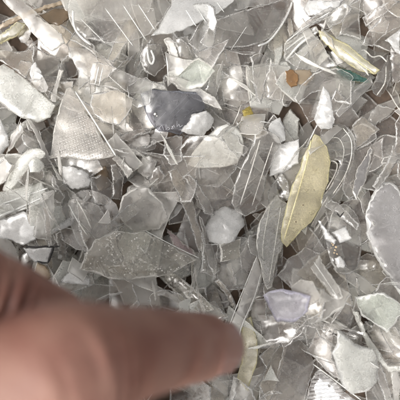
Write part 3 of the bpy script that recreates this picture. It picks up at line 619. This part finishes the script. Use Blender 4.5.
def hero(i, spec):
    name, mat, label, pts, o = spec
    P = h_world(pts)
    if o.get('smooth', 0): P = catmull(P, 3)
    big = math.sqrt(abs(area2(P)))
    sh = Sheet(P, th=o.get('th', .9) * .001, jag=o.get('jag', .11) * .001, tilt=o.get('tilt'), bend=o.get('bend', None) if o.get('bend', None) is None else o['bend'] * .001,
               bdir=math.radians(o.get('bdir', 0)), crinkle=o.get('crinkle', .14) * .001, step=min(.0009, max(.0005, big / 12)), q=o.get('q', 93 if 'tilt' in o else 80), maxslope=o.get('maxslope', .4),
               rim=o.get('rim', .38) * .001, follow=o.get('follow', .7), seed=100 + i, dome=o.get('dome', 0) * .001, lift=o.get('lift', 0) * .001)
    body, rim = sh.meshes()
    org = (sh.c[0], sh.c[1], sh.z0)
    ob = link_mesh(name, body, [M[mat]], origin=org)
    tag(ob, label, o.get('cat', name.replace('_', ' ')), o.get('group'))
    def child(nm, vf, m, lab=None, smooth=True):
        v, f = vf
        c = link_mesh(nm, ([(a - org[0], b - org[1], c_ - org[2]) for a, b, c_ in v], f), [m], parent=ob, smooth=smooth)
        if lab: c['label'] = lab
        return c
    child('broken_edge', rim, M[o.get('rimmat', RIM.get(mat, 'rim'))])
    kk = (CAM_H - sh.zref) / CAM_H
    def on(px, py, dz=0.0): return sh.world((px - 200) * S * kk, (200 - py) * S * kk, dz)
    def along(line, dz, smooth_line=True):
        L = np.array(line, float); out = []
        if len(L) > 2 and smooth_line:
            E = np.vstack((2 * L[0] - L[1], L, 2 * L[-1] - L[-2]))
            L = np.array([0.5 * (2 * E[q] + (E[q + 1] - E[q - 1]) * u + (2 * E[q - 1] - 5 * E[q] + 4 * E[q + 1] - E[q + 2]) * u * u + (3 * E[q] - E[q - 1] - 3 * E[q + 1] + E[q + 2]) * u ** 3) for q in range(1, len(E) - 2) for u in (0, .25, .5, .75)] + [L[-1]])
        for a, b in zip(L[:-1], L[1:]):
            k = max(2, int(np.hypot(*(b - a)) / 2.5))
            out += [on(*(a + (b - a) * q / k), dz) for q in range(k)]
        return out + [on(*L[-1], dz)]
    for kname, kmat, r, line in o.get('lines', ()):      # raised ribs, printed lines, scratches
        child(kname, tube_mesh(along(line, -r * .001 * .15, kmat != 'scribble' and kmat != 'ink'), r * .001), M[kmat])
    for kname, kmat, spots, rr in o.get('grit', ()):     # crumbs stuck to the flake
        rg = np.random.default_rng(i)
        for (x, y) in spots:
            bm = bmesh.new(); bmesh.ops.create_icosphere(bm, subdivisions=2, radius=rr * .001 * rg.uniform(.6, 1.3))
            p = on(x, y, rr * .0003)
            for v_ in bm.verts: v_.co = Vector(p) + v_.co * (1 + .5 * noise.noise(v_.co * 2500 + Vector((x, y, 0))))
            vv = [tuple(v_.co) for v_ in bm.verts]; ff = [[v_.index for v_ in f_.verts] for f_ in bm.faces]; bm.free()
            child(kname, (vv, ff), M[kmat])
    return ob

fillers(196, np.random.default_rng(21))
for i, spec in enumerate(HERO):
    if spec[2].startswith('pale straight splinter'): splinters(np.random.default_rng(77))
    hero(i, spec)
ix0 = int((HALF - .058) / G); print('HEAP top: mean %.4f max %.4f' % (HF[ix0:-ix0, ix0:-ix0].mean(), HF[ix0:-ix0, ix0:-ix0].max()))

# ------------------------------------------------------------------ the hand: one continuous body grown from lofted fingers and palm
def loft(path, seg=20):
    """path: (x, y, z mm, radius across mm, radius in height mm)"""
    P = np.array(path, float)
    Q = []
    n = len(P)
    for i in range(n - 1):
        p0, p1, p2, p3 = P[max(i - 1, 0)], P[i], P[i + 1], P[min(i + 2, n - 1)]
        for k in range(6):
            s = k / 6
            Q.append(0.5 * ((2 * p1) + (-p0 + p2) * s + (2 * p0 - 5 * p1 + 4 * p2 - p3) * s * s + (-p0 + 3 * p1 - 3 * p2 + p3) * s ** 3))
    Q.append(P[-1]); Q = np.array(Q)
    v = []; f = []
    # round the far end off
    d_end = Q[-1][:3] - Q[-2][:3]; d_end /= np.linalg.norm(d_end)
    ends = [np.concatenate((Q[-1][:3] + d_end * Q[-1][4] * .85 * math.sin(a), Q[-1][3:] * math.cos(a))) for a in (.4, .8, 1.1, 1.35)]
    Q = np.vstack((Q, ends))
    for i in range(len(Q)):
        d = Vector(Q[min(i + 1, len(Q) - 1)][:3] - Q[max(i - 1, 0)][:3]).normalized()
        a = d.cross(Vector((0, 0, 1))).normalized(); b = a.cross(d)
        for k in range(seg):
            t = 2 * math.pi * k / seg; q = Vector(Q[i][:3]) + a * math.cos(t) * Q[i][3] + b * math.sin(t) * Q[i][4]
            v.append(tuple(q * .001))
    for i in range(len(Q) - 1):
        for k in range(seg): f.append((i * seg + k, i * seg + (k + 1) % seg, (i + 1) * seg + (k + 1) % seg, (i + 1) * seg + k))
    f.append(tuple(range(seg))[::-1]); f.append(tuple((len(Q) - 1) * seg + k for k in range(seg)))
    return v, f
def pxmm(px, py, z): x, y, _ = at(px, py, z * .001); return x * 1000, y * 1000, z
I = lambda px, py, z, r, hgt=None: (*pxmm(px, py, z), r, hgt if hgt else r)
index = [(-92, -60, 66, 11, 11), (-66, -50, 73, 11, 11), I(-100, 436, 77, 9.6), I(-20, 404, 77.5, 9.6, 9.2), I(35, 380, 76, 10.0, 9.6), I(75, 367, 74.5, 9.9, 9.6), I(112, 358, 69, 8.3, 8.2), I(150, 351, 60, 7.7, 7.6), I(182, 348, 50, 7.3, 7.0), I(199, 347, 44.5, 7.2, 6.8), I(206, 347, 41.8, 7.0, 6.4)]
thumb = [(-110, -48, 58, 14, 13), (-85, -28, 60, 12, 11), I(-80, 284, 60, 9.5, 9), I(-25, 296, 58, 9.0, 8.6), I(5, 304, 55.5, 8.2, 7.8), I(35, 317, 51, 7.6, 7.0), I(56, 325, 48, 7.2, 6.2)]
palm = [(-190, -95, 62, 27, 19), (-160, -82, 64, 27, 17), (-135, -74, 66, 33, 16), (-100, -66, 68, 38, 14), (-78, -62, 68, 38, 12), (-68, -60, 68, 36, 9)]
middle = [(-85, -60, 70, 11, 11), (-60, -58, 74, 11, 10.5), (-32, -60, 72, 9.3, 9.3), (-17, -63, 63, 9.2, 9.2), (-22, -64, 46, 8.3, 8.3), (-36, -64, 37, 7.6, 7.4), (-46, -64, 39, 7, 6.6)]
ring = [(-88, -78, 67, 10.5, 10.5), (-63, -79, 70, 10.5, 10), (-38, -82, 67, 9, 9), (-26, -84, 58, 8.8, 8.8), (-31, -84, 43, 8, 8), (-44, -83, 35, 7.2, 7), (-53, -82, 37, 6.6, 6.3)]
pinky = [(-92, -94, 63, 9.5, 9.5), (-70, -98, 64, 9, 8.8), (-50, -102, 60, 7.8, 7.8), (-41, -103, 51, 7.5, 7.5), (-46, -102, 40, 6.8, 6.8), (-56, -100, 35, 6.2, 6), (-62, -99, 37, 5.8, 5.6)]
hv, hf = [], []
for pth in (palm, index, thumb, middle, ring, pinky):
    a, b_ = loft(pth); o = len(hv); hv += a; hf += [tuple(o + k for k in f) for f in b_]
tmp = link_mesh('hand_tmp', (hv, hf), [])
md = tmp.modifiers.new('r', 'REMESH'); md.mode = 'VOXEL'; md.voxel_size = .00075
md = tmp.modifiers.new('s', 'SMOOTH'); md.factor = .5; md.iterations = 14
dg = bpy.context.evaluated_depsgraph_get(); ev = tmp.evaluated_get(dg); me = bpy.data.meshes.new_from_object(ev)
bpy.data.objects.remove(tmp)
# creases over the knuckles: shallow grooves across the finger
nv = len(me.vertices); co_ = np.empty(nv * 3); me.vertices.foreach_get('co', co_); co_ = co_.reshape(-1, 3); no_ = np.empty(nv * 3); me.vertices.foreach_get('normal', no_); no_ = no_.reshape(-1, 3)
def groove(center, axis, spots, length, sigma, depth, lean=0.0):
    c = np.array(center) * .001; a = np.array(axis, float); a /= np.linalg.norm(a)
    side = np.cross(a, (0, 0, 1)); side /= np.linalg.norm(side)
    rel = co_ - c; u = rel @ a; s_ = rel @ side; up = np.clip(no_[:, 2] * 1.4 + .2, 0, 1)
    for (d0, wgt, ln) in spots:
        bow = d0 * .001 + lean * s_ + 18 * s_ * s_ * (1 if d0 > 0 else -1)
        g = np.exp(-((u - bow) / (sigma * .001)) ** 2) * np.exp(-(s_ / (ln * .001)) ** 4) * up
        near = np.exp(-(np.linalg.norm(rel, axis=1) / .016) ** 4)
        co_[:] -= no_ * (g * near * depth * wgt * .001)[:, None]
kx = pxmm(72, 366, 72); ax = np.array(pxmm(150, 355, 60)) - np.array(pxmm(10, 374, 78))
groove(kx, ax, [(-6.2, .5, 6), (-4.0, .8, 7), (-1.9, 1.0, 7.5), (.4, 1.1, 8), (2.6, 1.0, 7), (4.8, .7, 6), (6.8, .4, 5)], 8, .8, 1.5, .25)
dx = pxmm(172, 353, 57)
groove(dx, ax, [(-2.2, .5, 5), (-.6, .9, 6), (1.0, .8, 6), (2.4, .4, 5)], 6, .6, .8)
tx = pxmm(6, 298, 55); tax = np.array(pxmm(50, 320, 49)) - np.array(pxmm(-40, 290, 58))
groove(tx, tax, [(-3.5, .6, 6), (-1.2, 1.0, 7), (1.2, 1.0, 7), (3.4, .6, 6)], 7, .7, 1.3)
me.vertices.foreach_set('co', co_.ravel()); me.update()
me.polygons.foreach_set('use_smooth', np.ones(len(me.polygons), bool))
def skin():
    m, t, out = new_mat('skin'); L = t.links.new
    p = nd(t, 'ShaderNodeBsdfPrincipled', Roughness=.48); tc = nd(t, 'ShaderNodeTexCoord')
    n1 = nd(t, 'ShaderNodeTexNoise', Scale=110.0, Detail=4.0); L(tc.outputs['Object'], n1.inputs['Vector'])
    n2 = nd(t, 'ShaderNodeTexNoise', Scale=700.0, Detail=4.0); L(tc.outputs['Object'], n2.inputs['Vector'])
    c1 = mixc(t, ramp(t, n1.outputs['Fac'], .35, .65), (.185, .078, .058), (.285, .155, .118))
    c1 = mixc(t, mth(t, 'MULTIPLY', ramp(t, n2.outputs['Fac'], .45, .7), .35), c1, (.14, .045, .03))
    L(c1, p.inputs['Base Color'])
    pass
    vo = nd(t, 'ShaderNodeTexVoronoi', Scale=1500.0); L(tc.outputs['Object'], vo.inputs['Vector'])
    bp = nd(t, 'ShaderNodeBump', Strength=.25, Distance=.0004); L(vo.outputs['Distance'], bp.inputs['Height']); L(bp.outputs[0], p.inputs['Normal'])
    L(p.outputs[0], out.inputs[0]); return m
M['skin'] = skin()
def nailmat():
    m, t, out = new_mat('fingernail'); p = nd(t, 'ShaderNodeBsdfPrincipled', Roughness=.3)
    tc = nd(t, 'ShaderNodeTexCoord'); n1 = nd(t, 'ShaderNodeTexNoise', Scale=300.0); t.links.new(tc.outputs['Object'], n1.inputs['Vector'])
    t.links.new(mixc(t, n1.outputs['Fac'], (.21, .10, .082), (.25, .13, .105)), p.inputs['Base Color']); t.links.new(p.outputs[0], out.inputs[0]); return m
M['nail'] = nailmat()
me.materials.append(M['skin'])
person = bpy.data.objects.new('person', me); COL.objects.link(person)
tag(person, 'bare hand pointing its index finger over the heap, thumb tucked behind the finger', 'person')
def nail(tip, axis, wid, ln, rz, roll):
    """curved plate laid on the back of a fingertip"""
    a = Vector(axis).normalized(); s_ = a.cross(Vector((0, 0, 1))).normalized(); u = s_.cross(a)
    c, r = math.cos(roll), math.sin(roll); s2 = s_ * c + u * r; u2 = u * c - s_ * r
    nu, nv_ = 16, 14; v = []; f = []
    for lay in (0, 1):
        for i in range(nu + 1):
            q = i / nu
            for j in range(nv_ + 1):
                w_ = j / nv_ * 2 - 1
                l = (q - .5) * ln; ww = w_ * wid * (1 - .25 * max(0, (q - .8) / .2) ** 2 - .22 * max(0, (.2 - q) / .2) ** 2)
                if q > .85: l -= abs(w_) ** 2 * .9
                if q < .15: l += abs(w_) ** 2 * .9
                hgt = math.sqrt(max(rz ** 2 - (ww * .98) ** 2, 0)) - .25 - .45 * max(0, q - .5) ** 2 * 4 * .6 + (.0 if lay == 0 else -.5)
                p = Vector(tip) + a * l + s2 * ww + u2 * hgt; v.append(tuple(p * .001))
    k = (nu + 1) * (nv_ + 1)
    for i in range(nu):
        for j in range(nv_):
            q = i * (nv_ + 1) + j; f.append((q, q + 1, q + nv_ + 2, q + nv_ + 1)); f.append((k + q, k + q + nv_ + 1, k + q + nv_ + 2, k + q + 1))
    per = [i * (nv_ + 1) for i in range(nu + 1)] + [nu * (nv_ + 1) + j for j in range(1, nv_ + 1)] + [i * (nv_ + 1) + nv_ for i in range(nu - 1, -1, -1)] + [j for j in range(nv_ - 1, 0, -1)]
    for i in range(len(per)):
        p_, q_ = per[i], per[(i + 1) % len(per)]; f.append((p_, q_, k + q_, k + p_))
    o = link_mesh('fingernail', (v, f), [M['nail']], parent=person)
    bm = bmesh.new(); bm.from_mesh(o.data); bmesh.ops.recalc_face_normals(bm, faces=bm.faces); bm.to_mesh(o.data); bm.free(); return o
fa = np.array(pxmm(206, 347, 41.8)) - np.array(pxmm(182, 348, 50))
nail(pxmm(207, 347, 41.7), fa, 5.2, 10.5, 6.95, .5)


# ------------------------------------------------------------------ light
SUN_EL, SUN_AZ = math.radians(54), math.radians(200)     # azimuth measured from +x, counter-clockwise: light comes from -x -y
w = bpy.data.worlds.new('World'); SC.world = w; w.use_nodes = True
t = w.node_tree; t.nodes.clear()
sky = nd(t, 'ShaderNodeTexSky', sky_type='NISHITA', sun_disc=False); sky.sun_elevation = SUN_EL; sky.sun_rotation = math.pi / 2 - SUN_AZ
sky.air_density = 1.0; sky.dust_density = 6.0; sky.ozone_density = 1.0
hs = nd(t, 'ShaderNodeHueSaturation', Saturation=0.04); t.links.new(sky.outputs[0], hs.inputs['Color'])
bg = nd(t, 'ShaderNodeBackground', Strength=0.125); t.links.new(mixc(t, 1.0, hs.outputs[0], (1.0, 0.982, 0.958), 'MULTIPLY'), bg.inputs['Color'])
wo = nd(t, 'ShaderNodeOutputWorld'); t.links.new(bg.outputs[0], wo.inputs[0])
sl = bpy.data.lights.new('sun', 'SUN'); sl.energy = 1.5; sl.angle = math.radians(30); sl.color = (1.0, 0.955, 0.91)
so = bpy.data.objects.new('sun', sl); COL.objects.link(so)
sd = Vector((math.cos(SUN_EL) * math.cos(SUN_AZ), math.cos(SUN_EL) * math.sin(SUN_AZ), math.sin(SUN_EL)))
so.rotation_euler = sd.to_track_quat('Z', 'Y').to_euler(); so.location = sd * .5

# ------------------------------------------------------------------ camera
cd = bpy.data.cameras.new('camera'); co = bpy.data.objects.new('camera', cd); COL.objects.link(co)
co.location = (0, 0, CAM_H); cd.sensor_width = 36; cd.lens = 36 * CAM_H / (400 * S)
cd.clip_start = .005; cd.clip_end = 50
cd.dof.use_dof = True; cd.dof.focus_distance = CAM_H - .001; cd.dof.aperture_fstop = 10.0
SC.camera = co
SC.view_settings.view_transform = 'Standard'; SC.view_settings.look = 'None'; SC.view_settings.exposure = 0.95; SC.view_settings.gamma = 1
c = SC.cycles
SC.render.engine = 'CYCLES'
c.use_denoising = True
c.max_bounces = 12; c.diffuse_bounces = 4; c.glossy_bounces = 3; c.transmission_bounces = 9; c.transparent_max_bounces = 18
c.sample_clamp_indirect = 4; c.sample_clamp_direct = 12; c.use_adaptive_sampling = True; c.adaptive_threshold = .075; c.adaptive_min_samples = 20; c.time_limit = 950
